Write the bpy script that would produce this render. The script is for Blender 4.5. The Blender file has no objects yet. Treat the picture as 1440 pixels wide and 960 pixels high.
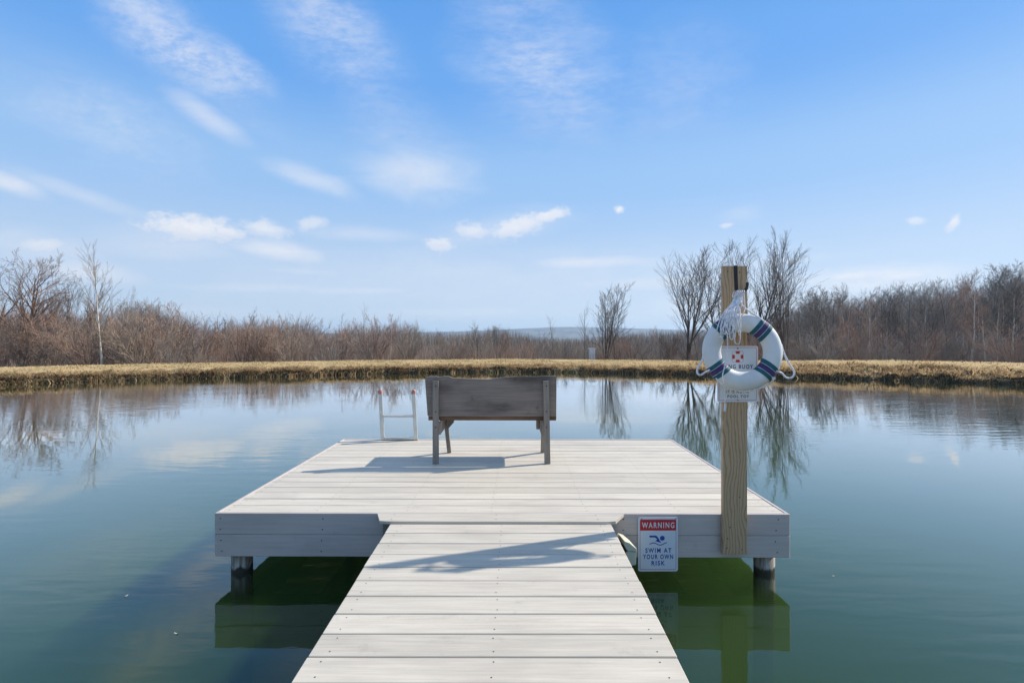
import bpy, bmesh, math, random
import numpy as np
from mathutils import Vector, Matrix

R = math.radians
sc = bpy.context.scene
COL = sc.collection
random.seed(7)
RNG = np.random.default_rng(11)

# ------------------------------------------------------------------ camera
F = 715.0            # focal length in pixels of a 1440 wide frame
CAMZ = 1.543         # eye height above the water
HOR = 478.0
cam_d = bpy.data.cameras.new('camera')
cam = bpy.data.objects.new('camera', cam_d)
COL.objects.link(cam)
cam.location = (0, 0, CAMZ)
cam.rotation_euler = (R(90), 0, 0)
cam_d.sensor_width = 36.0
cam_d.lens = F / 1440 * 36.0
cam_d.shift_y = -2 / 1440
cam_d.clip_start = 0.05
cam_d.clip_end = 20000
sc.camera = cam

def at(px, py, d):
    """a point d metres ahead, seen in direction (px, py) of the 1440x960 frame"""
    return Vector(((px - 720) / F * d, d, CAMZ + (HOR - py) / F * d))

# ------------------------------------------------------------------ render / view
sc.render.engine = 'CYCLES'
sc.view_settings.view_transform = 'Standard'
sc.view_settings.look = 'None'
sc.view_settings.gamma = 1
sc.view_settings.exposure = 0.42
sc.view_settings.use_curve_mapping = False
cy = sc.cycles
cy.use_denoising = True
try: cy.denoiser = 'OPENIMAGEDENOISE'
except Exception: pass
cy.max_bounces = 8
cy.diffuse_bounces = 3
cy.glossy_bounces = 3
cy.transmission_bounces = 4
cy.transparent_max_bounces = 12
cy.volume_bounces = 2
cy.caustics_reflective = False
cy.caustics_refractive = False
cy.sample_clamp_indirect = 6

# ------------------------------------------------------------------ node helper
class NT:
    def __init__(s, tree):
        s.t = tree
        s.t.nodes.clear()
    def n(s, typ, ins=None, **kw):
        nd = s.t.nodes.new(typ)
        for k, v in kw.items(): setattr(nd, k, v)
        if ins:
            for k, v in ins.items(): s.set(nd.inputs[k], v)
        return nd
    def set(s, sock, v):
        if isinstance(v, bpy.types.NodeSocket): s.t.links.new(v, sock)
        elif isinstance(v, bpy.types.Node): s.t.links.new(v.outputs[0], sock)
        else:
            if isinstance(v, (tuple, list)) and len(v) == 3 and sock.type == 'RGBA': v = (*v, 1)
            sock.default_value = v
    def m(s, op, a, b=0.0, c=0.0, clamp=False):
        nd = s.t.nodes.new('ShaderNodeMath'); nd.operation = op; nd.use_clamp = clamp
        s.set(nd.inputs[0], a); s.set(nd.inputs[1], b); s.set(nd.inputs[2], c)
        return nd.outputs[0]
    def mix(s, f, a, b, mode='MIX'):
        nd = s.t.nodes.new('ShaderNodeMix'); nd.data_type = 'RGBA'; nd.blend_type = mode
        s.set(nd.inputs[0], f); s.set(nd.inputs[6], a); s.set(nd.inputs[7], b)
        return nd.outputs[2]
    def ramp(s, f, stops, interp='LINEAR'):
        nd = s.t.nodes.new('ShaderNodeValToRGB'); nd.color_ramp.interpolation = interp
        e = nd.color_ramp.elements
        while len(e) < len(stops): e.new(0.5)
        for k, (p, c) in enumerate(stops):
            e[k].position = p
            e[k].color = (*c, 1) if isinstance(c, (tuple, list)) else (c, c, c, 1)
        s.set(nd.inputs[0], f)
        return nd.outputs[0]
    def smooth(s, v, lo, hi, a=0.0, b=1.0):
        nd = s.t.nodes.new('ShaderNodeMapRange'); nd.interpolation_type = 'SMOOTHSTEP'
        s.set(nd.inputs[0], v); nd.inputs[1].default_value = lo; nd.inputs[2].default_value = hi
        nd.inputs[3].default_value = a; nd.inputs[4].default_value = b
        return nd.outputs[0]
    def noise(s, vec, scale, detail=4, rough=0.5, dist=0.0):
        nd = s.t.nodes.new('ShaderNodeTexNoise')
        if vec is not None: s.set(nd.inputs['Vector'], vec)
        nd.inputs['Scale'].default_value = scale; nd.inputs['Detail'].default_value = detail
        nd.inputs['Roughness'].default_value = rough; nd.inputs['Distortion'].default_value = dist
        return nd.outputs[0]
    def mapping(s, vec, scale=(1, 1, 1), loc=(0, 0, 0), rot=(0, 0, 0)):
        nd = s.t.nodes.new('ShaderNodeMapping')
        s.set(nd.inputs[0], vec); nd.inputs[1].default_value = loc
        nd.inputs[2].default_value = rot; nd.inputs[3].default_value = scale
        return nd.outputs[0]

# ------------------------------------------------------------------ sun and sky
SUN_EL, SUN_AZ = 36.6, 18.0          # azimuth measured from +X towards +Y
sd = Vector((math.cos(R(SUN_EL)) * math.cos(R(SUN_AZ)), math.cos(R(SUN_EL)) * math.sin(R(SUN_AZ)), math.sin(R(SUN_EL))))
sun_d = bpy.data.lights.new('sun', 'SUN'); sun_d.energy = 4.3; sun_d.angle = R(0.8); sun_d.color = (1.0, 0.92, 0.81)
sun = bpy.data.objects.new('sun', sun_d); COL.objects.link(sun)
sun.rotation_euler = sd.to_track_quat('Z', 'Y').to_euler()
sun.location = (20, 6, 18)

world = bpy.data.worlds.new('World'); sc.world = world; world.use_nodes = True
W = NT(world.node_tree)
tc = W.n('ShaderNodeTexCoord').outputs['Generated']
sky = W.n('ShaderNodeTexSky', sky_type='NISHITA', sun_disc=False)
sky.sun_elevation = R(SUN_EL); sky.sun_rotation = R(90 - SUN_AZ)
sky.altitude = 200; sky.air_density = 1.0; sky.dust_density = 0.6; sky.ozone_density = 2.0
sep = W.n('ShaderNodeSeparateXYZ', {0: tc})
dx, dy, dz = sep.outputs
az = W.m('MULTIPLY', W.m('ARCTAN2', dx, dy), 57.29578)
el = W.m('MULTIPLY', W.m('ARCSINE', dz), 57.29578)
elev = W.m('MAXIMUM', el, 0.0)
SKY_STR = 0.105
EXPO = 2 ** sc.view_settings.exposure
# clear late-winter air: the physical sky, pulled towards a deeper azure in mid-sky, with a pale fill zenith
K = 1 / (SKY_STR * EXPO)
azure = W.ramp(W.m('DIVIDE', elev, 90.0), [(0.0, (.62, .74, .86)), (0.07, (.53, .68, .90)), (0.19, (.325, .57, .94)), (0.30, (.135, .405, .92)), (0.40, (.095, .35, .87)), (0.62, (.30, .40, .58)), (1.0, (.46, .53, .62))], 'EASE')  # top stops brightened and paled above the view, added fill to lighten shadows
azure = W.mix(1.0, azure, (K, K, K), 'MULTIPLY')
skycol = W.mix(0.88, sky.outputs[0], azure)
n_rip = W.noise(W.mapping(tc, (1.0, 3.0, 4.0), rot=(0.2, 0.4, 0.5)), 30, 6, 0.7)
n_soft = W.noise(W.mapping(tc, (3, 3, 9)), 2.2, 6, 0.6, 0.6)
n_puff = W.noise(W.mapping(tc, (1, 1, 1.7)), 34, 9, 0.74)
n_cirr = W.noise(W.mapping(tc, (1.0, 2.4, 3), rot=(0.3, 0.5, 0.35)), 9, 9, 0.68, 0.15)

UNDER = []
def blob(px, py, rx, ry, tilt, hard, amount, amp=0.5):
    a0 = math.degrees(math.atan((px - 720) / F))
    e0 = math.degrees(math.atan((HOR - py) / F * math.cos(R(a0))))
    k = math.degrees(1 / F)
    sx = rx * k * math.cos(R(a0)) ** 2; sy = ry * k * math.cos(R(a0))
    a = W.m('SUBTRACT', az, a0); b = W.m('SUBTRACT', el, e0)
    ct, st = math.cos(R(tilt)), math.sin(R(tilt))
    u = W.m('DIVIDE', W.m('ADD', W.m('MULTIPLY', a, ct), W.m('MULTIPLY', b, st)), sx)
    v = W.m('DIVIDE', W.m('SUBTRACT', W.m('MULTIPLY', b, ct), W.m('MULTIPLY', a, st)), sy)
    d = W.m('SQRT', W.m('ADD', W.m('MULTIPLY', u, u), W.m('MULTIPLY', v, v)))
    nz = n_puff if hard else n_soft
    d = W.m('ADD', d, W.m('MULTIPLY', W.m('SUBTRACT', nz, 0.5), 2.8 if hard else amp * 3.0))
    if hard:
        m = W.smooth(d, 0.30, 1.25, 1.0, 0.0); UNDER.append(W.m('MULTIPLY', m, W.smooth(W.m('ADD', v, W.m('MULTIPLY', W.m('SUBTRACT', nz, .5), 2.0)), -.9, .25, 1.0, 0.0)))
    else: m = W.smooth(d, 0.0, 1.25, 1.0, 0.0)
    return W.m('MULTIPLY', m, amount)

cl = None
HARD = [(270, 321, 78, 19, 0, .92), (318, 326, 34, 10, -4, .85), (372, 322, 36, 13, -6, .72), (438, 315, 24, 10, 12, .6), (618, 344, 22, 12, 0, .75),
        (664, 325, 26, 13, 0, .7), (728, 318, 46, 16, 14, .85), (772, 304, 30, 10, 10, .85), (870, 295, 8, 6, 0, .9),
        (1022, 317, 11, 4, 5, .6), (1288, 311, 14, 7, 0, .6), (1341, 313, 8, 13, -30, .8), (1195, 389, 46, 9, 0, .8),
        (1268, 389, 44, 8, 0, .8), (60, 346, 34, 11, 5, .7)]
SOFT = [(400, 353, 75, 18, -6, .72), (590, 243, 95, 44, -4, .50), (440, 252, 75, 17, -14, .42), (120, 383, 110, 22, -4, .55), (830, 369, 120, 11, 0, .55), (380, 405, 170, 9, 2, .35), (930, 398, 170, 14, 0, .5), (250, 440, 260, 14, 0, .3), (1090, 368, 150, 9, 2, .22), (230, 345, 130, 26, 0, .30), (700, 322, 130, 26, 8, .28), (60, 350, 110, 30, 0, .3),
        (500, 409, 130, 7, 2, .42), (430, 382, 90, 7, 0, .28), (15, 258, 60, 15, -16, .62), (110, 272, 120, 13, -14, .3), (290, 163, 75, 20, -26, .48),
        (1230, 392, 190, 24, 0, .65), (1040, 300, 40, 14, 0, .2), (700, 400, 500, 60, 0, .22), (520, 330, 110, 12, 0, .28), (650, 385, 160, 14, 0, .25), (1060, 432, 260, 40, 0, .45), (640, 440, 200, 14, 0, .35)]
CIRR = [(240, 55, 190, 50, -28, .46), (335, 95, 80, 24, -32, .36), (460, 30, 130, 65, -35, .34), (760, 95, 130, 90, -25, .34), (810, 150, 60, 60, -20, .22), (160, 180, 160, 60, -15, .22), (560, 190, 120, 60, -40, .16), (950, 120, 110, 80, 0, .14)]
for c in HARD:
    b = blob(*c[:5], True, c[5]); cl = b if cl is None else W.m('MAXIMUM', cl, b)
soft = None
for c in SOFT:
    b = blob(*c[:5], False, c[5], 0.45); soft = b if soft is None else W.m('MAXIMUM', soft, b)
cir = None
for c in CIRR:
    b = blob(*c[:5], False, c[5], 0.35); cir = b if cir is None else W.m('MAXIMUM', cir, b)
cir = W.m('MULTIPLY', cir, W.smooth(W.m('ADD', W.m('MULTIPLY', n_cirr, .55), W.m('MULTIPLY', n_rip, .45)), 0.36, 0.64, 0.30, 1.25))
cl = W.m('MAXIMUM', cl, W.m('MAXIMUM', soft, cir), clamp=True)
shade = W.ramp(n_puff, [(0.30, (0.86, 0.89, 0.96)), (0.60, (1, 1, 1))])
CLOUD = 0.97 / (SKY_STR * EXPO)
und = UNDER[0]
for q in UNDER[1:]: und = W.m('MAXIMUM', und, q)
shade = W.mix(und, shade, (.80, .84, .93))
cloudcol = W.mix(1.0, shade, (CLOUD, CLOUD * 0.985, CLOUD * 0.99), 'MULTIPLY')
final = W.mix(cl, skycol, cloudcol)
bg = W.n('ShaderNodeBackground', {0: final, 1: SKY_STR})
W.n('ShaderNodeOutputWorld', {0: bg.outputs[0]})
world.cycles.sampling_method = 'MANUAL'
world.cycles.sample_map_resolution = 1024

# ------------------------------------------------------------------ materials
def new_mat(name):
    m = bpy.data.materials.new(name); m.use_nodes = True
    return m, NT(m.node_tree)

def principled(T, col, rough=0.6, bump=None, bstr=0.3, bdist=0.01, metal=0.0, spec=0.5, extra=None):
    p = T.n('ShaderNodeBsdfPrincipled')
    T.set(p.inputs['Base Color'], col); T.set(p.inputs['Roughness'], rough); T.set(p.inputs['Metallic'], metal)
    p.inputs['Specular IOR Level'].default_value = spec
    if bump is not None:
        b = T.n('ShaderNodeBump', {'Strength': bstr, 'Distance': bdist, 'Height': bump})
        T.set(p.inputs['Normal'], b.outputs[0])
    T.n('ShaderNodeOutputMaterial', {0: p.outputs[0]})
    return p

def plain(name, col, rough=0.5, metal=0.0, var=0.12, scale=12, spec=0.5):
    m, T = new_mat(name)
    o = T.n('ShaderNodeTexCoord').outputs['Object']
    n = T.noise(o, scale, 5, 0.6)
    c = T.mix(T.smooth(n, 0.3, 0.7), tuple(x * (1 - var) for x in col), tuple(min(1, x * (1 + var)) for x in col))
    principled(T, c, rough, n, 0.15, 0.002, metal, spec)
    return m

def board_mat(name, col, dark, along='x', rough=0.62, grain=1.0, randomness=0.10, stain=0.12):
    m, T = new_mat(name)
    o = T.n('ShaderNodeTexCoord').outputs['Object']
    rnd = T.n('ShaderNodeObjectInfo').outputs['Random']
    off = T.n('ShaderNodeCombineXYZ', {0: T.m('MULTIPLY', rnd, 37.0), 1: T.m('MULTIPLY', rnd, 91.0), 2: T.m('MULTIPLY', rnd, 13.0)})
    v = T.n('ShaderNodeVectorMath', {0: o, 1: off.outputs[0]}, operation='ADD').outputs[0]
    s = {'x': (1, 26, 26), 'y': (26, 1, 26), 'z': (26, 26, 1)}[along]
    g = T.noise(T.mapping(v, s), 2.6, 6, 0.65)
    big = T.noise(T.mapping(v, tuple(1 if q == 1 else 3 for q in s)), 1.7, 4, 0.55)
    c = T.mix(T.smooth(g, 0.25, 0.75), tuple(x * (1 - .10 * grain) for x in col), tuple(x * (1 + .06 * grain) for x in col))
    c = T.mix(T.m('MULTIPLY', T.smooth(big, 0.42, 0.75), stain), c, dark)
    spot = T.noise(T.mapping(v, (1, 1, 1)), 9.0, 5, .7)
    c = T.mix(T.m('MULTIPLY', T.smooth(spot, 0.58, 0.74), stain * .8), c, dark)
    k = T.m('ADD', T.m('MULTIPLY', rnd, randomness * 2), 1 - randomness)
    hv = T.n('ShaderNodeHueSaturation', {'Value': k, 'Color': c})
    principled(T, hv.outputs[0], T.m('ADD', T.m('MULTIPLY', g, .2), rough - .1), g, 0.35, 0.0015)
    return m

M = {}
M['deck'] = board_mat('greige_composite', (.625, .565, .465), (.38, .34, .285), 'x', grain=1.5, randomness=.10, stain=.42)
M['skirt'] = board_mat('grey_composite', (.58, .505, .455), (.38, .33, .30), 'x', randomness=.05, stain=.5, rough=.55)
M['frame'] = board_mat('joist_timber', (.09, .075, .055), (.03, .027, .022), 'y')
M['dark'] = plain('screw_black', (.03, .028, .026), .5)
M['benchwood'] = board_mat('weathered_plank', (.235, .195, .165), (.045, .037, .031), 'x', .8, 2.6, .04, .85)
M['benchleg'] = board_mat('weathered_leg', (.25, .22, .185), (.10, .09, .075), 'z', .8, 2.4, .10, .6)
M['benchedge'] = board_mat('rotted_plank_edge', (.20, .125, .08), (.05, .035, .025), 'x', .85, 3.0, .03, .9)
M['pile'] = board_mat('pile_timber', (.30, .265, .20), (.07, .065, .05), 'z', .8, 3.0, .04, .95)
def pile_mat():
    m, T = new_mat('pile_timber')
    o = T.n('ShaderNodeTexCoord').outputs['Object']
    g = T.noise(T.mapping(o, (40, 40, 2.2)), 1.6, 6, .7); b = T.noise(T.mapping(o, (14, 14, 3)), 1.5, 4, .6)
    c = T.mix(T.smooth(g, .3, .68), (.20, .17, .13), (.64, .58, .49))
    c = T.mix(T.m('MULTIPLY', T.smooth(b, .5, .65), .7), c, (.09, .08, .06))
    z = T.n('ShaderNodeSeparateXYZ', {0: o}).outputs[2]
    c = T.mix(T.smooth(T.m('ADD', z, T.m('MULTIPLY', T.m('SUBTRACT', b, .5), .10)), -.41, -.385, 1, 0), c, (.035, .030, .016))
    principled(T, c, .8, g, .6, .004)
    return m
M['pile'] = pile_mat()
M['alu'] = plain('aluminium', (.62, .63, .60), .38, .55, .10)
M['redcap'] = plain('red_plastic', (.46, .22, .18), .5, 0, .5, 60)
M['buoy'] = plain('buoy_white', (.74, .74, .72), .5, 0, .09, 7)
M['teal'] = plain('teal_webbing', (.010, .10, .125), .7, 0, .25, 60)
M['purple'] = plain('purple_webbing', (.06, .028, .125), .7, 0, .25, 60)
M['stripe'] = plain('pale_thread', (.45, .50, .58), .7, 0, .2, 60)
M['rope'] = plain('rope_white', (.80, .78, .80), .8, 0, .25, 120)
M['black'] = plain('black_iron', (.02, .02, .022), .45)
M['strap'] = plain('black_strap', (.025, .022, .03), .7)
M['signwhite'] = plain('sign_white', (.72, .76, .80), .35, 0, .04, 4)
M['signred'] = plain('sign_red', (.55, .022, .03), .4, 0, .04, 4)
M['signblue'] = plain('sign_blue', (.012, .075, .36), .4, 0, .04, 4)
M['signnavy'] = plain('sign_navy', (.03, .028, .09), .4, 0, .04, 4)
M['signpink'] = plain('sign_pink_line', (.55, .12, .16), .4, 0, .04, 4)
M['cream'] = plain('cream_plastic', (.66, .65, .50), .45, 0, .08, 8)
M['palebox'] = plain('pale_box', (.68, .66, .66), .6, 0, .15, 3)
M['tag'] = plain('tag_offwhite', (.70, .68, .62), .6)

def pine():
    m, T = new_mat('new_pine')
    o = T.n('ShaderNodeTexCoord').outputs['Object']
    dist = T.noise(T.mapping(o, (4, 4, 1.3)), 2.0, 4, .5)
    kn = T.n('ShaderNodeTexVoronoi', {'Vector': T.mapping(o, (5.5, .5, 2.1), loc=(.3, 0, .35)), 'Scale': 1.0, 'Randomness': 1.0})
    kd = kn.outputs['Distance']
    x = T.n('ShaderNodeSeparateXYZ', {0: o}).outputs[0]
    pull = T.m('DIVIDE', 0.05, T.m('ADD', kd, .10))
    w = T.m('ADD', T.m('MULTIPLY', x, 150.0), T.m('ADD', T.m('MULTIPLY', dist, 16.0), T.m('MULTIPLY', pull, 16.0)))
    ring = T.m('ABSOLUTE', T.m('SINE', w))
    fine = T.noise(T.mapping(o, (60, 60, 3)), 3, 5, .6)
    c = T.mix(T.smooth(ring, .05, .9), (.37, .225, .11), (.58, .385, .22))
    c = T.mix(T.m('MULTIPLY', fine, .3), c, (.36, .26, .15))
    c = T.mix(T.smooth(kd, .03, .10, .9, 0), c, (.17, .08, .035))
    z = T.n('ShaderNodeSeparateXYZ', {0: o}).outputs[2]
    principled(T, c, .65, T.m('ADD', ring, fine), .25, .001)
    return m
M['pine'] = pine()

def bark(name, a, b, sc_=3.0):
    m, T = new_mat(name)
    o = T.n('ShaderNodeTexCoord').outputs['Object']
    rnd = T.n('ShaderNodeObjectInfo').outputs['Random']
    n = T.noise(T.mapping(o, (1, 1, .35)), sc_, 4, .6)
    c = T.mix(T.smooth(n, .3, .7), a, b)
    hv = T.n('ShaderNodeHueSaturation', {'Value': T.m('ADD', T.m('MULTIPLY', rnd, .5), .75), 'Color': c})
    principled(T, hv.outputs[0], .85, spec=.2)
    return m
M['bark_grey'] = bark('bark_grey', (.14, .12, .10), (.32, .28, .24))
M['bark_pale'] = bark('bark_pale', (.34, .30, .25), (.56, .50, .43))
M['bark_dark'] = bark('bark_dark', (.075, .058, .046), (.15, .12, .10))
M['bark_brown'] = bark('bark_brown', (.16, .095, .065), (.27, .18, .13))
M['bark_tan'] = bark('bark_tan', (.24, .175, .125), (.40, .31, .24))
M['bark_white'] = bark('bark_white', (.50, .46, .40), (.74, .71, .66), 5)
M['twig_grey'] = bark('twig_grey', (.18, .155, .135), (.36, .315, .275))
M['twig_red'] = bark('twig_red', (.27, .165, .12), (.44, .30, .23))

# ------------------------------------------------------------------ object helpers
def link(o):
    COL.objects.link(o); return o
def tag(o, label=None, cat=None, group=None, kind=None):
    if label: o['label'] = label
    if cat: o['category'] = cat
    if group: o['group'] = group
    if kind: o['kind'] = kind
    return o
def empty(name, loc=(0, 0, 0), rz=0):
    o = bpy.data.objects.new(name, None); o.location = loc; o.rotation_euler = (0, 0, rz)
    o.empty_display_size = .2
    return link(o)
def mesh_obj(name, verts, faces, mats, parent=None, mat_idx=None, smooth=False):
    me = bpy.data.meshes.new(name); me.from_pydata([tuple(v) for v in verts], [], faces)
    for m in (mats if isinstance(mats, (list, tuple)) else [mats]): me.materials.append(m)
    if mat_idx is not None: me.polygons.foreach_set('material_index', mat_idx)
    if smooth: me.polygons.foreach_set('use_smooth', [True] * len(me.polygons))
    me.update()
    o = bpy.data.objects.new(name, me); link(o)
    if parent: o.parent = parent
    return o
def bm_obj(name, bm, mats, parent=None, smooth=False, bevel=0.0):
    if bevel:
        bmesh.ops.bevel(bm, geom=[e for e in bm.edges if len(e.link_faces) == 2 and e.calc_face_angle(0) > .6], offset=bevel, segments=2, affect='EDGES', profile=.6)
    me = bpy.data.meshes.new(name); bm.to_mesh(me); bm.free()
    for m in (mats if isinstance(mats, (list, tuple)) else [mats]): me.materials.append(m)
    if smooth: me.polygons.foreach_set('use_smooth', [True] * len(me.polygons))
    o = bpy.data.objects.new(name, me); link(o)
    if parent: o.parent = parent
    return o
def add_box(bm, x0, x1, y0, y1, z0, z1, mi=0):
    v = [bm.verts.new(p) for p in ((x0, y0, z0), (x1, y0, z0), (x1, y1, z0), (x0, y1, z0), (x0, y0, z1), (x1, y0, z1), (x1, y1, z1), (x0, y1, z1))]
    for f in ((0, 3, 2, 1), (4, 5, 6, 7), (0, 1, 5, 4), (1, 2, 6, 5), (2, 3, 7, 6), (3, 0, 4, 7)):
        fc = bm.faces.new([v[i] for i in f]); fc.material_index = mi
    return v
def add_prism(bm, pts, y0, y1, axis='y', mi=0):
    """outline pts (a,b) extruded along an axis"""
    def mk(a, b, t): return {'y': (a, t, b), 'x': (t, a, b), 'z': (a, b, t)}[axis]
    A = [bm.verts.new(mk(a, b, y0)) for a, b in pts]; B = [bm.verts.new(mk(a, b, y1)) for a, b in pts]
    n = len(pts)
    fs = [bm.faces.new(A), bm.faces.new(B[::-1])]
    for i in range(n): fs.append(bm.faces.new([A[i], B[i], B[(i + 1) % n], A[(i + 1) % n]]))
    for f in fs: f.material_index = mi
    bmesh.ops.recalc_face_normals(bm, faces=fs)
    return fs
def add_disc(bm, x, y, z, r, mi=1, n=8, normal='z'):
    vs = []
    for i in range(n):
        a = i * 2 * math.pi / n
        c, s = r * math.cos(a), r * math.sin(a)
        vs.append(bm.verts.new((x + c, y + s, z) if normal == 'z' else (x + c, y, z + s)))
    f = bm.faces.new(vs if normal == 'z' else vs); f.material_index = mi

def tube_np(paths, sides_of):
    """paths: list of (pts Nx3, radii N, level) -> verts, faces arrays"""
    V = []; Fc = []; base = 0
    for pts, rad, lev in paths:
        k = sides_of(lev); n = len(pts)
        t = np.gradient(pts, axis=0); t /= np.linalg.norm(t, axis=1)[:, None] + 1e-9
        up = np.array([0.0, 0, 1]) if abs(t[0][2]) < .9 else np.array([1.0, 0, 0])
        u = np.cross(t, up); u /= np.linalg.norm(u, axis=1)[:, None] + 1e-9
        w = np.cross(t, u)
        a = np.arange(k) * 2 * math.pi / k
        ring = pts[:, None, :] + rad[:, None, None] * (np.cos(a)[None, :, None] * u[:, None, :] + np.sin(a)[None, :, None] * w[:, None, :])
        V.append(ring.reshape(-1, 3))
        i = np.arange(n - 1)[:, None] * k; j = np.arange(k)[None, :]; j2 = (j + 1) % k
        Fc.append((np.stack([i + j, i + j2, i + k + j2, i + k + j], -1).reshape(-1, 4)) + base)
        base += n * k
    return np.concatenate(V), np.concatenate(Fc)
def np_mesh(name, V, Fc, mats, idx=None, smooth=True):
    me = bpy.data.meshes.new(name)
    me.vertices.add(len(V)); me.vertices.foreach_set('co', np.asarray(V, np.float32).ravel())
    k = Fc.shape[1]
    me.loops.add(Fc.size); me.loops.foreach_set('vertex_index', Fc.astype(np.int32).ravel())
    me.polygons.add(len(Fc)); me.polygons.foreach_set('loop_start', np.arange(0, Fc.size, k, dtype=np.int32))
    for m in (mats if isinstance(mats, (list, tuple)) else [mats]): me.materials.append(m)
    if idx is not None: me.polygons.foreach_set('material_index', idx.astype(np.int32))
    if smooth: me.polygons.foreach_set('use_smooth', np.ones(len(Fc), bool))
    me.update(calc_edges=True); me.validate()
    return me
def spline(pts, n):
    """Catmull-Rom through pts"""
    P = [np.array(p, float) for p in pts]; P = [2 * P[0] - P[1]] + P + [2 * P[-1] - P[-2]]
    out = []
    for i in range(1, len(P) - 2):
        for t in np.linspace(0, 1, n, endpoint=False):
            a, b, c, d = P[i - 1], P[i], P[i + 1], P[i + 2]
            out.append(.5 * (2 * b + (c - a) * t + (2 * a - 5 * b + 4 * c - d) * t * t + (3 * b - a - 3 * c + d) * t ** 3))
    out.append(P[-2])
    return np.array(out)
def tube_obj(name, pts, r, mat, parent=None, n=8, sides=8, world=True):
    pth = spline(pts, n)
    rr = np.full(len(pth), r)
    V, Fc = tube_np([(pth, rr, 0)], lambda l: sides)
    me = np_mesh(name, V, Fc, mat)
    o = bpy.data.objects.new(name, me); link(o)
    bm = bmesh.new(); bm.from_mesh(me)
    bm.verts.ensure_lookup_table()
    bm.faces.new([bm.verts[i] for i in range(sides)][::-1])
    m = len(bm.verts); bm.faces.new([bm.verts[m - sides + i] for i in range(sides)])
    bm.to_mesh(me); bm.free()
    if parent: o.parent = parent
    return o

# smooth value noise for the terrain
def vnoise(x, y, seed=0):
    xi = np.floor(x).astype(np.int64); yi = np.floor(y).astype(np.int64)
    xf = x - xi; yf = y - yi
    def h(a, b):
        n = (a * 374761393 + b * 668265263 + seed * 1442695041) & 0xffffffff
        n = ((n ^ (n >> 13)) * 1274126177) & 0xffffffff
        return ((n ^ (n >> 16)) & 0xffff) / 65535.0
    u = xf * xf * (3 - 2 * xf); v = yf * yf * (3 - 2 * yf)
    return (h(xi, yi) * (1 - u) + h(xi + 1, yi) * u) * (1 - v) + (h(xi, yi + 1) * (1 - u) + h(xi + 1, yi + 1) * u) * v
def fbm(x, y, seed=0, o=4):
    s = 0; a = .5; t = 0
    for i in range(o):
        s = s + a * vnoise(x * 2 ** i, y * 2 ** i, seed + i); t += a; a *= .5
    return s / t - .5

# ------------------------------------------------------------------ the pond and its banks
CX, CY = 0.0, 7.0
SH = [(0, 24.4), (5.5, 23.3), (10.5, 20.9), (17.6, 17.4), (24.5, 12), (27, 4), (23, -2.5), (10, -3.2), (0, -3.0), (-10, -3.2), (-23, -2.5), (-27, 4), (-24.5, 12), (-17.6, 17.4), (-10.5, 20.9), (-5.5, 23.3)]
_th = np.array([math.atan2(y - CY, x - CX) for x, y in SH]); _r = np.array([math.hypot(x - CX, y - CY) for x, y in SH])
o_ = np.argsort(_th); _th = _th[o_]; _r = _r[o_]
_T = np.concatenate([_th - 2 * math.pi, _th, _th + 2 * math.pi]); _Rr = np.concatenate([_r] * 3)
_fine = np.linspace(-math.pi, math.pi, 1441)
_lin = np.interp(np.linspace(-2 * math.pi, 2 * math.pi, 2881), _T, _Rr)
_ker = np.hanning(61); _ker /= _ker.sum()
_sm = np.convolve(_lin, _ker, 'same')[720:2161]
_sm[0] = _sm[-1]
def shore_r(th):
    th = (np.asarray(th) + math.pi) % (2 * math.pi) - math.pi
    return np.interp(th, _fine, _sm)
def rightness(th):      # 1 on the right-hand bank, where the slope is wide and rough
    th = (np.asarray(th) + math.pi) % (2 * math.pi) - math.pi
    return np.clip((1.12 - th) / .35, 0, 1) * np.clip((th + .6) / .4, 0, 1)
def profile(s, th, x, y):
    rt = rightness(th)
    w = 1.15 + 1.5 * rt
    topz = .33 + .08 * rt
    dep = -2.3 * (1 - np.exp(s / 4.5))
    t = np.clip(s / w, 0, 1)
    bank = .13 * np.clip(s / .07, 0, 1) + (topz - .13) * (t ** .75)
    bank = bank + .14 * np.clip((s - w) / 3.0, 0, 1)
    crest = 4.0 + 3.2 * rt
    drop = -.9 * np.clip((s - crest) / 9, 0, 1) ** 1.3
    z = np.where(s < 0, dep, bank + drop)
    rough = np.exp(-((s - w * .5) / (w * .8)) ** 2) * (s > 0)
    z = z + rough * fbm(x * 2.6, y * 2.6, 3) * (.13 + .30 * rt)
    z = z + np.where(s > 0, fbm(x * .9, y * .9, 9) * .035 * np.clip(s, 0, 1), fbm(x * .7, y * .7, 5) * .3 * np.clip(-s / 2, 0, 1))
    z = z + (s < 0) * (1.0 * np.exp(-(((x - 2.3) * .9 + (y - 2.0) * .45) / 1.2) ** 2 - ((-(x - 2.3) * .45 + (y - 2.0) * .9) / .40) ** 2))
    z = z + np.where(s > 12, fbm(x * .06, y * .06, 21) * .8 * np.clip((s - 12) / 30, 0, 1), 0)
    return z
def ground_z(x, y):
    x = np.asarray(x, float); y = np.asarray(y, float)
    th = np.arctan2(y - CY, x - CX); s = np.hypot(x - CX, y - CY) - shore_r(th)
    return profile(s, th, x, y)

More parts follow.
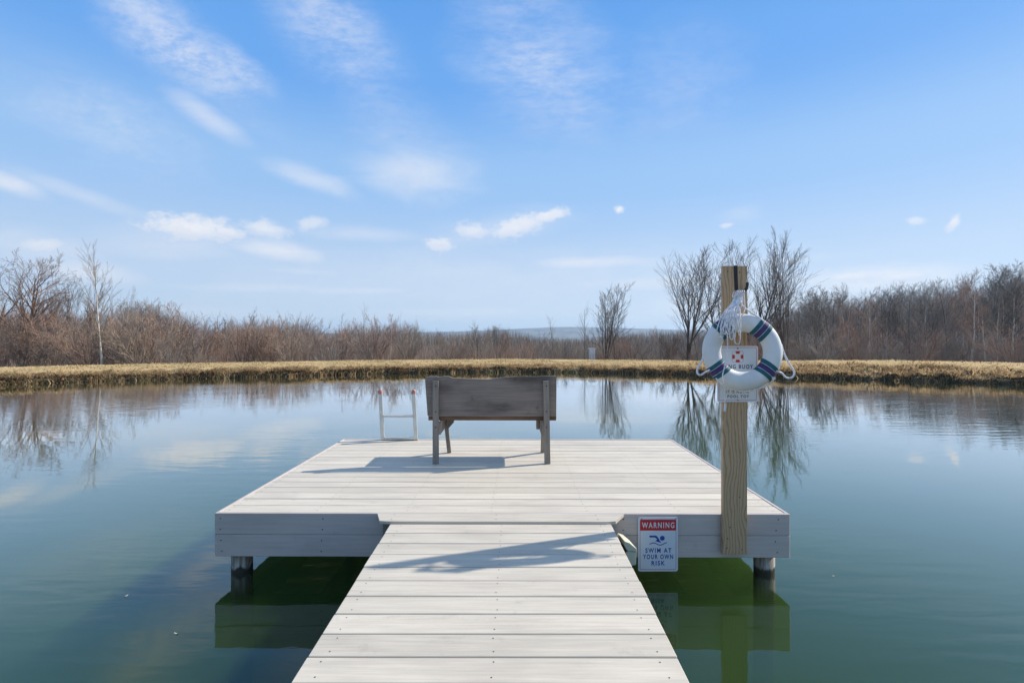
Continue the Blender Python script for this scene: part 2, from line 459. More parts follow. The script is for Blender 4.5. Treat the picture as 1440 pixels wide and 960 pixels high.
nA = 1440
ths = np.linspace(-math.pi, math.pi, nA, endpoint=False)
ss = np.concatenate([np.linspace(-1, -.03, 26), np.linspace(0, 3.2, 48)[0:], np.linspace(3.35, 9, 26), np.geomspace(9.6, 6000, 44)])
sr = shore_r(ths) + .10 * fbm(np.cos(ths) * 60, np.sin(ths) * 60, 30)
V = []
for k, s in enumerate(ss):
    if s < 0:
        rad = sr * (1 + s) * 1.0
        sv = rad - sr
    else:
        rad = sr + s; sv = np.full(nA, s)
    x = CX + rad * np.cos(ths); y = CY + rad * np.sin(ths)
    V.append(np.stack([x, y, profile(sv, ths, x, y)], -1))
V = np.concatenate(V)
nr = len(ss)
i = np.arange(nr - 1)[:, None] * nA; j = np.arange(nA)[None, :]; j2 = (j + 1) % nA
Fg = np.stack([i + j, i + j2, i + nA + j2, i + nA + j], -1).reshape(-1, 4)[:, ::-1]
Fg = Fg[:, ::-1]

def ground_mat():
    m, T = new_mat('dry_ground')
    o = T.n('ShaderNodeTexCoord').outputs['Object']
    z = T.n('ShaderNodeSeparateXYZ', {0: o}).outputs[2]
    n1 = T.noise(o, .45, 6, .6); n2 = T.noise(o, 5.0, 6, .7); n3 = T.noise(T.mapping(o, (1, 1, .4)), 30, 4, .7)
    straw = T.mix(T.smooth(n2, .3, .7), (.41, .28, .13), (.62, .46, .235))
    straw = T.mix(T.m('MULTIPLY', T.smooth(n1, .45, .7), .5), straw, (.27, .24, .10))
    straw = T.mix(T.m('MULTIPLY', T.smooth(n3, .5, .75), .5), straw, (.22, .15, .08))
    mud = T.mix(T.smooth(n2, .35, .65), (.07, .05, .028), (.16, .11, .06))
    bed = T.mix(T.smooth(n1, .35, .7), (.16, .15, .07), (.30, .27, .19))
    bed = T.mix(T.m('MULTIPLY', T.smooth(T.noise(T.mapping(o, (1, .5, 1), rot=(0, 0, .6)), 1.2, 6, .6, .8), .52, .66), .7), bed, (.52, .47, .38))
    c = T.mix(T.smooth(T.m('ADD', z, T.m('MULTIPLY', T.m('SUBTRACT', n2, .5), .16)), .09, .19), mud, straw)
    c = T.mix(T.smooth(z, -.10, .0, 1, 0), c, bed)
    principled(T, c, .95, n3, .6, .02, spec=.1)
    return m
M['ground'] = ground_mat()
me = np_mesh('ground', V, Fg, M['ground'])
ground = link(bpy.data.objects.new('ground', me)); tag(ground, kind='structure')

# water body: a closed volume whose rim is buried in the bank
def water_mat():
    m, T = new_mat('pond_water')
    o = T.n('ShaderNodeTexCoord').outputs['Object']
    big = T.noise(T.mapping(o, (1, 1.0, 1)), .16, 3, .5)
    patch = T.smooth(T.noise(T.mapping(o, (.6, 1, 1), loc=(3, 1, 0), rot=(0, 0, .25)), .22, 3, .5), .42, .66)
    rip = T.noise(T.mapping(o, (.55, 2.3, 1), rot=(0, 0, .12)), 3.2, 3, .45, .3)
    swell = T.noise(T.mapping(o, (.5, 1.0, 1)), 1.1, 2, .4)
    h = T.m('ADD', T.m('MULTIPLY', rip, T.m('ADD', T.m('MULTIPLY', patch, .9), .10)), T.m('MULTIPLY', swell, .35))
    bp = T.n('ShaderNodeBump', {'Strength': 0.5, 'Distance': 0.010, 'Height': h})
    lw = T.n('ShaderNodeLayerWeight', {'Blend': 0.5, 'Normal': bp.outputs[0]})
    fr = T.m('MINIMUM', T.m('ADD', T.m('MULTIPLY', T.m('POWER', lw.outputs['Facing'], 4.6), 1.55), .022), .94)
    gl = T.n('ShaderNodeBsdfGlossy', {'Color': (1, 1, 1, 1), 'Roughness': 0.0, 'Normal': bp.outputs[0]})
    tr = T.n('ShaderNodeBsdfTransparent', {'Color': (1, 1, 1, 1)})
    back = T.n('ShaderNodeNewGeometry').outputs['Backfacing']
    f = T.m('MULTIPLY', fr, T.m('SUBTRACT', 1.0, back))
    mx = T.n('ShaderNodeMixShader', {0: f, 1: tr.outputs[0], 2: gl.outputs[0]})
    vol = T.n('ShaderNodeVolumePrincipled')
    vol.inputs['Color'].default_value = (.105, .205, .055, 1)
    vol.inputs['Density'].default_value = 0.95
    vol.inputs['Anisotropy'].default_value = 0.0
    T.n('ShaderNodeOutputMaterial', {0: mx.outputs[0], 1: vol.outputs[0]})
    return m
M['water'] = water_mat()
nw = 360
tw = np.linspace(-math.pi, math.pi, nw, endpoint=False)
rw = shore_r(tw) + .35
top = [(CX + r * math.cos(t), CY + r * math.sin(t), 0.0) for r, t in zip(rw, tw)]
bot = [(x, y, -4.0) for x, y, _ in top]
fw = [list(range(nw)), list(range(2 * nw - 1, nw - 1, -1))] + [[k, nw + k, nw + (k + 1) % nw, (k + 1) % nw] for k in range(nw)]
water = mesh_obj('water', top + bot, fw, M['water']); tag(water, kind='structure')

# distant hills
def hills_mat():
    m, T = new_mat('wooded_hills')
    o = T.n('ShaderNodeTexCoord').outputs['Object']
    n = T.noise(o, .02, 6, .65)
    c = T.mix(T.smooth(n, .42, .58), (.03, .032, .04), (.13, .12, .11))
    principled(T, c, .95, spec=.1)
    return m
gx = np.linspace(-3600, 3600, 220); gy = np.linspace(1300, 3000, 40)
X, Y = np.meshgrid(gx, gy)
ridge = 38 + 16 * np.exp(-((X - 250) / 420) ** 2) + 10 * np.sin(X / 610 + 1) + 14 * fbm(X / 300, Y / 300, 40)
bell = np.clip((Y - 1300) / 700, 0, 1); bell = bell * bell * (3 - 2 * bell) * np.clip((3050 - Y) / 600, 0, 1)
Z = -6 + ridge * bell * .88 + 6 * fbm(X / 90, Y / 90, 44) * bell
Vh = np.stack([X, Y, Z], -1).reshape(-1, 3)
i = np.arange(39)[:, None] * 220; j = np.arange(219)[None, :]
Fh = np.stack([i + j, i + j + 1, i + j + 221, i + j + 220], -1).reshape(-1, 4)
hills = link(bpy.data.objects.new('hills', np_mesh('hills', Vh, Fh, hills_mat()))); tag(hills, kind='structure')

# haze
def haze():
    m, T = new_mat('air')
    v = T.n('ShaderNodeVolumePrincipled'); v.inputs['Color'].default_value = (.62, .80, 1.0, 1)
    v.inputs['Density'].default_value = 0.00040; v.inputs['Anisotropy'].default_value = 0.2
    T.n('ShaderNodeOutputMaterial', {1: v.outputs[0]})
    bm = bmesh.new(); add_box(bm, -6100, 6100, -6100, 6100, -12, 90)
    o = bm_obj('haze', bm, m); tag(o, kind='stuff', label='thin pale blue haze over the far hills')
    return o
haze()

# ------------------------------------------------------------------ dry grass along the banks (uncountable)
def blade_mat(name, c):
    m, T = new_mat(name)
    d = T.n('ShaderNodeBsdfDiffuse', {'Color': (*c, 1)}); t = T.n('ShaderNodeBsdfTranslucent', {'Color': (*c, 1)})
    T.n('ShaderNodeOutputMaterial', {0: T.n('ShaderNodeMixShader', {0: .45, 1: d.outputs[0], 2: t.outputs[0]}).outputs[0]})
    return m
def dry_grass():
    rng = np.random.default_rng(5)
    P = []; Hh = []; Wd = []; L = []; mi = []
    def batch(n, t0, t1, s0, s1, h0, h1, w0, w1, lean, out, mats, onlyright=False):
        th = rng.uniform(t0, t1, n); s = rng.uniform(s0, s1, n)
        r = shore_r(th) + s
        x = CX + r * np.cos(th); y = CY + r * np.sin(th)
        cl_ = fbm(x * 1.7, y * 1.7, 60) * 2 + fbm(x * .5, y * .5, 61)
        keep = rng.uniform(-.6, .6, n) < cl_ + .25
        if onlyright: keep &= rng.uniform(0, 1, n) < rightness(th)
        th, x, y, cl_ = th[keep], x[keep], y[keep], cl_[keep]
        z = profile(np.hypot(x - CX, y - CY) - shore_r(th), th, x, y)
        k = len(x)
        P.append(np.stack([x, y, np.maximum(z, -.03) - .01], -1)); Hh.append(rng.uniform(h0, h1, k) * (1 + .9 * np.clip(cl_, -.5, .8)))
        Wd.append(rng.uniform(w0, w1, k))
        a = rng.uniform(0, 2 * math.pi, k)
        lx = np.cos(a) * lean - np.cos(th) * out; ly = np.sin(a) * lean - np.sin(th) * out
        L.append(np.stack([lx, ly], -1)); mi.append(rng.choice(mats, k))
    A0, A1 = -.15, math.pi + .15
    batch(30000, A0, A1, .12, .9, .05, .15, .010, .022, .6, .7, [0, 1, 1, 2])
    batch(16000, A0, A1, -.02, .20, .05, .14, .012, .03, .6, .8, [1, 2, 3, 3])
    batch(60000, A0, A1, .8, 4.6, .02, .055, .012, .03, .8, .0, [0, 0, 1, 4])
    batch(42000, -.15, 1.3, .1, 2.6, .06, .19, .010, .026, .8, .6, [0, 1, 1, 2, 3], True)
    batch(16000, A0, A1, 4.5, 9.0, .02, .07, .012, .03, .6, .0, [0, 1, 2])
    nc = 900
    th = rng.uniform(A0, A1, nc); rt = rightness(th)
    s = rng.uniform(.02, 1, nc) ** 1.3 * (.7 + 2.0 * rt)
    size = rng.uniform(.5, 1.25, nc); tone = rng.integers(0, 4, nc)
    for a_, s_, z_, t_ in zip(th, s, size, tone):
        k = 34; sp = .10 * z_
        r = shore_r(a_) + s_; x = CX + r * np.cos(a_) + rng.normal(0, sp, k); y = CY + r * np.sin(a_) + rng.normal(0, sp, k)
        tt = np.arctan2(y - CY, x - CX)
        z = profile(np.hypot(x - CX, y - CY) - shore_r(tt), tt, x, y)
        P.append(np.stack([x, y, np.maximum(z, -.02) - .01], -1)); Hh.append(rng.uniform(.09, .24, k) * z_); Wd.append(rng.uniform(.008, .02, k))
        aa = rng.uniform(0, 2 * math.pi, k); L.append(np.stack([np.cos(aa) * .9 - np.cos(a_) * .5, np.sin(aa) * .9 - np.sin(a_) * .5], -1))
        mi.append(rng.choice([[0, 1, 1], [1, 2, 2], [0, 0, 1], [2, 4, 1]][t_], k))
    P = np.concatenate(P); Hh = np.concatenate(Hh); Wd = np.concatenate(Wd); L = np.concatenate(L); mi = np.concatenate(mi)
    a = rng.uniform(0, math.pi, len(P)); u = np.stack([np.cos(a), np.sin(a), 0 * a], -1) * Wd[:, None]
    mid = P + np.concatenate([L * .35, np.full((len(P), 1), .62)], 1) * Hh[:, None]
    tip = P + np.concatenate([L * 1.0, np.full((len(P), 1), .85)], 1) * Hh[:, None]
    Vv = np.stack([P - u, P + u, mid + u * .7, mid - u * .7, tip], 1).reshape(-1, 3)
    b = np.arange(len(P))[:, None] * 5
    q = np.concatenate([b + np.array([[0, 1, 2]]), b + np.array([[0, 2, 3]]), b + np.array([[3, 2, 4]])], 0)
    cols = [('straw_blade', (.68, .53, .31)), ('tan_blade', (.56, .40, .22)), ('brown_blade', (.29, .18, .09)), ('dark_blade', (.10, .07, .035)), ('olive_blade', (.26, .25, .10))]
    me = np_mesh('dry_grass', Vv, q, [blade_mat(n, c) for n, c in cols], np.concatenate([mi] * 3), smooth=False)
    o = link(bpy.data.objects.new('dry_grass', me))
    tag(o, 'tufts of dry straw coloured grass along the pond bank', 'grass', kind='stuff')
dry_grass()

# ------------------------------------------------------------------ bare trees and shrubs
def grow(seed, H, stems, stem_tilt, r0, levels, kids, ang, up, lenf, start=.25, twig=.006, jit=.10, taper=.82):
    """a leafless plant as a list of (points, radii, level)"""
    rng = np.random.default_rng(seed); out = []
    def branch(p, d, ln, r, lev):
        n = 7 if lev == 0 else (5 if lev == 1 else 4)
        pts = [p]; dd = d.copy()
        for k in range(n - 1):
            dd = dd + rng.normal(0, jit * (.55 if lev else .45), 3); dd[2] += up * (.5 if lev else .15)
            dd /= np.linalg.norm(dd)
            pts.append(pts[-1] + dd * ln / (n - 1))
        pts = np.array(pts); t = np.linspace(0, 1, n)
        rad = np.maximum(r * (1 - taper * t), twig * .55)
        out.append((pts, rad, lev))
        if lev >= levels: return
        m = kids[lev]
        m = max(1, int(round(m * rng.uniform(.8, 1.2))))
        s = start if lev == 0 else .15
        for q in range(m):
            tt = s + (1 - s) * (q + rng.uniform(0, 1)) / m
            tt = min(tt, .98); fi = tt * (n - 1); ii = min(int(fi), n - 2); fr = fi - ii
            pp = pts[ii] * (1 - fr) + pts[ii + 1] * fr
            tdir = pts[ii + 1] - pts[ii]; tdir /= np.linalg.norm(tdir)
            a = R(ang[lev]) * rng.uniform(.7, 1.3)
            v = rng.normal(0, 1, 3); v -= v.dot(tdir) * tdir; v /= np.linalg.norm(v)
            nd = tdir * math.cos(a) + v * math.sin(a)
            if nd[2] < -.1 and lev < 2: nd[2] *= -.3
            nd /= np.linalg.norm(nd)
            rr = (r * (1 - taper * tt)) * rng.uniform(.5, .75)
            branch(pp, nd, ln * lenf[lev] * rng.uniform(.7, 1.25) * (1 - .55 * tt if lev == 0 else 1 - .3 * tt), max(rr, twig), lev + 1)
    for s in range(stems):
        a = rng.uniform(0, 2 * math.pi); tl = R(stem_tilt) * rng.uniform(.25, 1.1)
        if stems == 1: tl = R(stem_tilt) * rng.uniform(0, 1)
        d = np.array([math.cos(a) * math.sin(tl), math.sin(a) * math.sin(tl), math.cos(tl)])
        off = np.array([math.cos(a), math.sin(a), 0]) * (0 if stems == 1 else rng.uniform(.02, .12) * H * .08)
        branch(off + np.array([0, 0, -.15]), d, H * rng.uniform(.82, 1.0) if stems > 1 else H, r0 * (rng.uniform(.6, 1) if stems > 1 else 1), 0)
    top_ = max(p[:, 2].max() for p, _, _ in out)
    sc_ = H / top_
    return [(p * sc_, r, l) for p, r, l in out]

def proto(name, paths, mt, mc, trunk_levels=0):
    sd_ = lambda l: (7, 5, 3, 3, 3, 3)[l]
    a = [p for p in paths if p[2] <= trunk_levels]; b = [p for p in paths if p[2] > trunk_levels]
    meshes = {}
    for nm, pp, mt_ in (('trunk', a, mt), ('crown', b, mc)):
        Vv, q = tube_np(pp, sd_)
        meshes[nm] = np_mesh(nm, Vv, q, mt_)
    return {'name': name, 'h': max(p[:, 2].max() for p, _, _ in paths), 'm': meshes}

def plant(pr, x, y, h, rz, label, group=None, cat='tree', wid=1.0, mats=None, dz=-.05):
    z = float(ground_z(x, y))
    e = empty(pr['name'], (x, y, z + dz), rz)
    k = h / pr['h']; e.scale = (k * wid, k * wid, k)
    tag(e, label, cat, group)
    for nm in ('trunk', 'crown'):
        nm2 = nm if cat == 'tree' else {'trunk': 'stem', 'crown': 'twigs'}[nm]
        o = bpy.data.objects.new(nm2, pr['m'][nm]); link(o); o.parent = e
    return e

G = M
upright = [proto('bare_tree', grow(100 + i, 8.0, (7, 2, 2, 2)[i], (11, 9, 12, 10)[i], (.045, .07, .07, .07)[i], 3, ((11, 7, 4), (16, 9, 5), (16, 9, 5), (16, 9, 5))[i], (22, 24, 26), .10, ((.42, .42, .45), (.70, .42, .5), (.70, .42, .5), (.68, .42, .5))[i], .20, .0065, .055), G['bark_dark'], G['bark_dark']) for i in range(4)]
spread = [proto('bare_tree', grow(200 + i, 9.0, 1 if i else 2, 9, .20, 4, (13, 8, 6, 4), (42, 38, 34, 30), .08, (.66, .50, .45, .45), .20, .007, .10), G['bark_brown'], G['bark_brown']) for i in range(2)]
birch = proto('birch_tree', grow(300, 9.0, 1, 3, .075, 3, (16, 7, 5), (26, 28, 28), .10, (.42, .42, .45), .26, .0065, .09), G['bark_white'], G['bark_tan'])
forest = [proto('woodland_tree', grow(400 + i, 10.0, 1 + (i % 3 == 0), 6, .12, 3, (22, 8, 6), (38, 38, 36), .08, (.40, .46, .48), .28, .010, .10), G[('bark_grey', 'bark_dark', 'bark_pale', 'bark_brown', 'bark_tan', 'bark_pale')[i]], G[('bark_grey', 'twig_grey', 'bark_dark', 'twig_grey', 'twig_grey', 'twig_red')[i]]) for i in range(6)]
thin = [proto('young_tree', grow(500 + i, 6.0, 1, 5, .045, 2, (16, 6), (32, 32), .10, (.34, .42), .25, .007), G['bark_dark'], G['twig_grey']) for i in range(3)]
shrub = [proto('bare_shrub', grow(600 + i, 3.0, 13, 38, .028, 2, (9, 7), (30, 34), .05, (.46, .45), .12, .0065, .12), G[('bark_brown', 'bark_tan', 'bark_grey', 'bark_brown', 'bark_tan')[i]], G[('twig_red', 'bark_tan', 'twig_grey', 'twig_grey', 'bark_brown')[i]]) for i in range(5)]

def px_tree(pr, px, top, d, label, group=None, cat='tree', wid=1.0, rz=None):
    x = (px - 720) / F * d
    z = float(ground_z(x, d))
    h = CAMZ + (HOR - top) / F * d - z
    return plant(pr, x, d, h, random.uniform(0, 6.28) if rz is None else rz, label, group, cat, wid)

# single trees one can tell apart
px_tree(spread[0], 34, 348, 34, 'tall spreading tree with vine covered brown trunk near the left edge')
px_tree(spread[1], -14, 356, 37, 'brown tree cut by the left edge of the photo', wid=.8)
px_tree(upright[1], 112, 386, 39, 'small bare tree just left of the white birch', wid=.8)
px_tree(birch, 143, 337, 31, 'tall slender birch with a white trunk on the left')
px_tree(thin[0], 92, 385, 41, 'thin dark tree between the spreading tree and the birch')
px_tree(birch, 174, 398, 35, 'pale stemmed small tree just right of the tall birch', wid=.8)
px_tree(upright[2], 62, 392, 42, 'grey tree between the spreading tree and the thin dark tree')
px_tree(upright[3], 232, 420, 38, 'fine branched tree rising over the middle of the left thicket')
px_tree(thin[1], 284, 436, 40, 'thin bare tree beside the gap in the left thicket')
px_tree(thin[2], 304, 434, 44, 'thin bare tree right of the gap in the left thicket')
px_tree(thin[0], 334, 437, 38, 'reddish thin tree at the right end of the left thicket')
px_tree(thin[2], 512, 424, 70, 'faint tall sapling rising behind the brown bushes')
px_tree(thin[1], 778, 437, 60, 'pair of faint saplings before the blue hill')
px_tree(upright[0], 852, 392, 33, 'many stemmed bare tree standing before the blue hill', wid=1.35)
px_tree(thin[1], 822, 420, 35, 'slender tree just left of the many stemmed tree')
px_tree(thin[0], 866, 410, 38, 'slender tree just right of the many stemmed tree')
px_tree(upright[2], 966, 338, 34, 'tall fan shaped tree left of the life ring', wid=1.25)
px_tree(upright[3], 1012, 345, 38, 'bare tree directly behind the wooden post', wid=1.15)
px_tree(upright[1], 1056, 322, 37, 'tallest bare tree rising behind the post top', wid=1.2)
px_tree(upright[0], 1104, 322, 33, 'leaning double stemmed tree right of the life ring', wid=.85)
px_tree(birch, 1403, 402, 37, 'dark slim tree standing before the wood near the right edge', wid=.8)

XS = [-300, 0, 100, 180, 262, 290, 360, 430, 462, 490, 565, 600, 640, 700, 735, 750, 820, 870, 930, 1000, 1080, 1130, 1200, 1280, 1350, 1400, 1440, 1800]
YS = [420, 425, 432, 422, 428, 452, 440, 442, 458, 444, 446, 462, 464, 456, 464, 471, 473, 464, 462, 458, 442, 412, 402, 399, 388, 380, 370, 350]
rnd = random.Random(3)
SHRUB_G = 'bare shrubs behind the bank'
def shrub_label(px):
    if px < 270: return 'bare brown shrub in the thicket on the left', 'shrubs of the left thicket'
    if px < 620: return 'bare brown bush in the middle of the far bank', 'bushes of the middle of the far bank'
    if px < 940: return 'low bare bush below the blue hill', 'low bushes below the blue hill'
    return 'bare shrub at the foot of the right wood', 'shrubs at the foot of the right wood'
n = 0
for k in range(150):
    px = -160 + 1800 * (k + rnd.random()) / 150
    d = rnd.uniform(31, 37) if k % 2 else rnd.uniform(36, 48)
    top = np.interp(px, XS, YS)
    if px < 1100: top = top + rnd.choice([-6, 0, 6, 16, 30, 36]) + rnd.uniform(-3, 6)
    else: top = rnd.uniform(440, 480)
    top = min(top, 489)
    lb, gp = shrub_label(px)
    px_tree(shrub[rnd.randrange(5)], px, top, d, lb, gp, 'shrub', rnd.uniform(.85, 1.35))
for k in range(46):                       # left-hand thicket of young trees
    px = -150 + 500 * (k + rnd.random()) / 46
    if 272 < px < 300: continue
    d = rnd.uniform(36, 58)
    top = np.interp(px, XS, YS) + rnd.uniform(-6, 22)
    px_tree(forest[rnd.randrange(6)], px, top, d, 'slim grey tree in the thicket on the left', 'young trees of the left thicket', wid=rnd.uniform(.8, 1.1))
for k in range(130):                      # the wood on the right
    px = 1085 + 560 * (k + rnd.random()) / 130
    d = rnd.uniform(38, 85)
    top = np.interp(px, XS, YS) + rnd.choice([-5, 0, 4, 10, 20]) + rnd.uniform(-5, 5)
    px_tree(forest[rnd.randrange(6)], px, top, d, 'bare grey tree in the dense wood on the right', 'trees of the right wood', wid=rnd.uniform(.8, 1.15))
for k, px in enumerate((1128, 1147, 1171, 1196, 1221, 1247, 1276, 1305, 1333, 1362, 1388, 1421, 1452)):
    px_tree((thin[2], forest[2], thin[0], forest[5], birch, forest[2])[k % 6], px + rnd.uniform(-4, 4), np.interp(px, XS, YS) + rnd.uniform(-2, 22), rnd.uniform(33, 37), 'slender pale stemmed tree at the front edge of the right wood', 'front trees of the right wood', wid=.9)
for k, px in enumerate((78, 160, 196, 214, 248, 318, 352, 404, 548, 583, 668)):
    px_tree((forest[5], thin[1], forest[2], thin[0])[k % 4], px, np.interp(px, XS, YS) + rnd.uniform(-14, 4), rnd.uniform(33, 38), 'slender pale stemmed tree rising among the brown bushes of the far bank', 'slender trees among the bushes', wid=.8)
for k in range(30):                       # thin line of trees between the bushes and the hill
    px = 560 + 560 * (k + rnd.random()) / 30
    d = rnd.uniform(70, 120)
    px_tree(forest[rnd.randrange(6)], px, np.interp(px, XS, YS) + rnd.uniform(-8, 8), d, 'distant bare tree behind the low bushes', 'distant trees behind the low bushes')

# undergrowth and far-off woodland that read as one mass
def twig_mass(name, label, n, xr, yr, hf, mats, wd, seed):
    rng = np.random.default_rng(seed)
    y = rng.uniform(*yr, n); px = rng.uniform(*xr, n); x = (px - 720) / F * y
    z = ground_z(x, y)
    h = hf(px, y, z) * rng.uniform(.35, 1.0, n)
    a = rng.uniform(0, 2 * math.pi, n); tl = rng.uniform(0, .45, n)
    tip = np.stack([x + np.cos(a) * tl * h, y + np.sin(a) * tl * h, z + h], -1)
    P = np.stack([x, y, z - .1], -1); b = rng.uniform(0, math.pi, n)
    u = np.stack([np.cos(b), np.sin(b), 0 * b], -1) * (wd * rng.uniform(.5, 1.3, n) * y / 40)[:, None]
    Vv = np.stack([P - u, P + u, tip + u * .3], 1).reshape(-1, 3)
    q = np.arange(n * 3).reshape(-1, 3)
    me = np_mesh(name, Vv, q, mats, rng.integers(0, len(mats), n), smooth=False)
    o = link(bpy.data.objects.new(name, me)); tag(o, label, 'vegetation', kind='stuff')
twig_mass('undergrowth', 'brown tangled undergrowth between the shrubs', 130000, (-260, 1700), (30.5, 85), lambda p, y, z: np.full(len(p), 1.35) * (y / 34) ** .5 * (.75 + .5 * (p > 1080)), [M['twig_red'], M['bark_tan'], M['twig_grey'], M['bark_brown']], .012, 70)
twig_mass('distant_wood', 'grey brown mass of far off bare woodland', 60000, (-400, 1850), (85, 170), lambda p, y, z: np.maximum(1.3, (CAMZ + (HOR - np.interp(p, XS, YS) - np.where((p > 560) & (p < 1080), 0, 6)) / F * y - z)) , [M['twig_grey'], M['bark_grey'], M['bark_brown']], .02, 71)

# small pale cabinet among the brush
def cabinet():
    p = at(832.5, 499, 31.5)
    z = float(ground_z(p.x, p.y))
    e = empty('utility_cabinet', (p.x, p.y, z), .2); tag(e, 'small pale box among the brush left of the many stemmed tree', 'cabinet')
    h = p.z - z
    bm = bmesh.new(); add_box(bm, -.15, .15, -.15, .15, 0, h + .36); bm_obj('body', bm, M['palebox'], e, bevel=.02)
    bm = bmesh.new(); add_prism(bm, [(-.19, h + .362), (.19, h + .362), (.14, h + .44), (-.14, h + .44)], -.19, .19); bm_obj('lid', bm, M['palebox'], e)
cabinet()

# ------------------------------------------------------------------ the swimming platform
DT = CAMZ - 1.113          # deck surface height above water
platform = empty('swim_platform', (-.068, 3.265, DT), R(-.35))
tag(platform, 'grey board swimming platform on round timber piles in the pond', 'dock')
HWD, DEP, TH = 1.845, 2.44, .025
PITCH = DEP / 17
for k in range(17):
    y0 = .022 + (DEP - .044) / 17 * k; y1 = y0 + (DEP - .044) / 17 - .008
    bm = bmesh.new()
    add_box(bm, -HWD + .026, HWD - .026, y0, y1, -TH, 0)
    bmesh.ops.bevel(bm, geom=[e for e in bm.edges if abs(e.verts[0].co.x - e.verts[1].co.x) > 1 and e.verts[0].co.z > -.001], offset=.003, segments=1, affect='EDGES')
    for xs in (-1.78, -1.2, -.62, -.06, .55, 1.15, 1.77):
        for q in (.25, .75): add_disc(bm, xs + random.uniform(-.008, .008), y0 + (y1 - y0) * q, .0012, .0032)
    ob = bm_obj('deck_board', bm, [M['deck'], M['dark']], platform)
    ob.location.z = random.uniform(-.002, .0005)
# skirt boards: two high on every side
for zi in (0, 1):
    z1 = .002 - zi * .1405; z0 = z1 - .1385
    for side in range(4):
        bm = bmesh.new()
        if side == 0: add_box(bm, -HWD, HWD, -.006 if zi == 0 else -.006, .018, z0, z1)
        if side == 1: add_box(bm, -HWD, HWD, DEP - .018, DEP + .006, z0, z1)
        if side == 2: add_box(bm, -HWD, -HWD + .022, .0195, DEP - .0195, z0, z1)
        if side == 3: add_box(bm, HWD - .022, HWD, .0195, DEP - .0195, z0, z1)
        bmesh.ops.bevel(bm, geom=bm.edges[:], offset=.003, segments=1, affect='EDGES')
        if side == 0:
            for xs in (-1.80, -1.15, -.5, .48, .78, 1.12, 1.76):
                for q in (.25, .75): add_disc(bm, xs + random.uniform(-.01, .01), -.0072, z0 + .1385 * q, .0045, normal='y')
        bm_obj('skirt_board', bm, [M['skirt'], M['dark']], platform)
for k in range(8):
    x = -HWD + .06 + (2 * HWD - .12) / 7 * k
    bm = bmesh.new(); add_box(bm, x - .019, x + .019, .03, DEP - .03, -.185, -TH - .003)
    bm_obj('joist', bm, M['frame'], platform)
for yb in (.12, DEP - .16):
    bm = bmesh.new(); add_box(bm, -HWD + .03, HWD - .03, yb, yb + .04, -.26, -.188)
    bm_obj('beam', bm, M['frame'], platform)
for px_, yy in ((-1.752, .155), (1.757, .155), (-1.70, 2.28), (1.70, 2.28), (0, 2.28)):
    bm = bmesh.new()
    r = bmesh.ops.create_cone(bm, cap_ends=True, segments=20, radius1=.068, radius2=.066, depth=2.6)
    bmesh.ops.subdivide_edges(bm, edges=[e for e in bm.edges if abs(e.verts[0].co.z - e.verts[1].co.z) > 1], cuts=12)
    for v in bm.verts:
        a = math.atan2(v.co.y, v.co.x); k_ = 1 + .03 * math.sin(3 * a + v.co.z * 2) + .02 * math.sin(7 * a + 1)
        v.co.x *= k_; v.co.y *= k_
    bmesh.ops.translate(bm, verts=bm.verts, vec=(px_, yy, -1.3 - .25))
    bm_obj('pile', bm, M['pile'], platform, smooth=True)
# the short board over the joint with the walkway, corners cut off
bm = bmesh.new()
add_prism(bm, [(-.795, -.0085), (-.745, -.145), (-.70, -.152), (.655, -.152), (.705, -.142), (.785, -.0085)], -.014, .0035, 'z')
for v in bm.verts: pass
for xs in (-.68, -.03, .60):
    for q in (-.035, -.115): add_disc(bm, xs, q, .0047, .0036)
bm_obj('threshold_board', bm, [M['deck'], M['dark']], platform)
for xs in (-.715, .70):
    bm = bmesh.new(); add_box(bm, xs - .022, xs + .022, -.10, -.0085, -.275, -.027)
    bm_obj('cleat', bm, M['skirt'] if xs > 0 else M['benchleg'], platform, bevel=.003)
bm = bmesh.new()
bmesh.ops.create_uvsphere(bm, u_segments=12, v_segments=8, radius=.012)
bmesh.ops.translate(bm, verts=bm.verts, vec=(.662, -.105, -.075)); bm_obj('bolt', bm, M['black'], platform, smooth=True)

# ------------------------------------------------------------------ walkway
walk = empty('walkway', (-.069, 3.110, .417), R(0))
tag(walk, 'long pale board walkway leading from the shore to the platform', 'walkway')
SL = .0235
HW = .676
for k in range(38):
    y1 = -.1395 * k; y0 = y1 - .1335
    bm = bmesh.new()
    jx = random.uniform(-.002, .002)
    add_box(bm, -HW + jx, HW + jx, y0, y1, -.025, 0)
    bmesh.ops.bevel(bm, geom=bm.edges[:], offset=.003, segments=1, affect='EDGES')
    for xs in (-.61, .003, .61):
        for q in (.2, .8): add_disc(bm, xs + random.uniform(-.006, .006), y0 + .1355 * q, .0008, .0031)
    for v in bm.verts: v.co.z += SL * v.co.y
    ob = bm_obj('walkway_board', bm, [M['deck'], M['dark']], walk)
    ob.rotation_euler.z = R(-.12 + random.uniform(-.05, .05)); ob.location.z = random.uniform(-.001, .001)
for xs in (-.62, 0, .60):
    bm = bmesh.new(); add_box(bm, xs - .019, xs + .019, -5.28, -.02, -.17, -.029)
    for v in bm.verts: v.co.z += SL * v.co.y
    bm_obj('stringer', bm, M['frame'], walk)

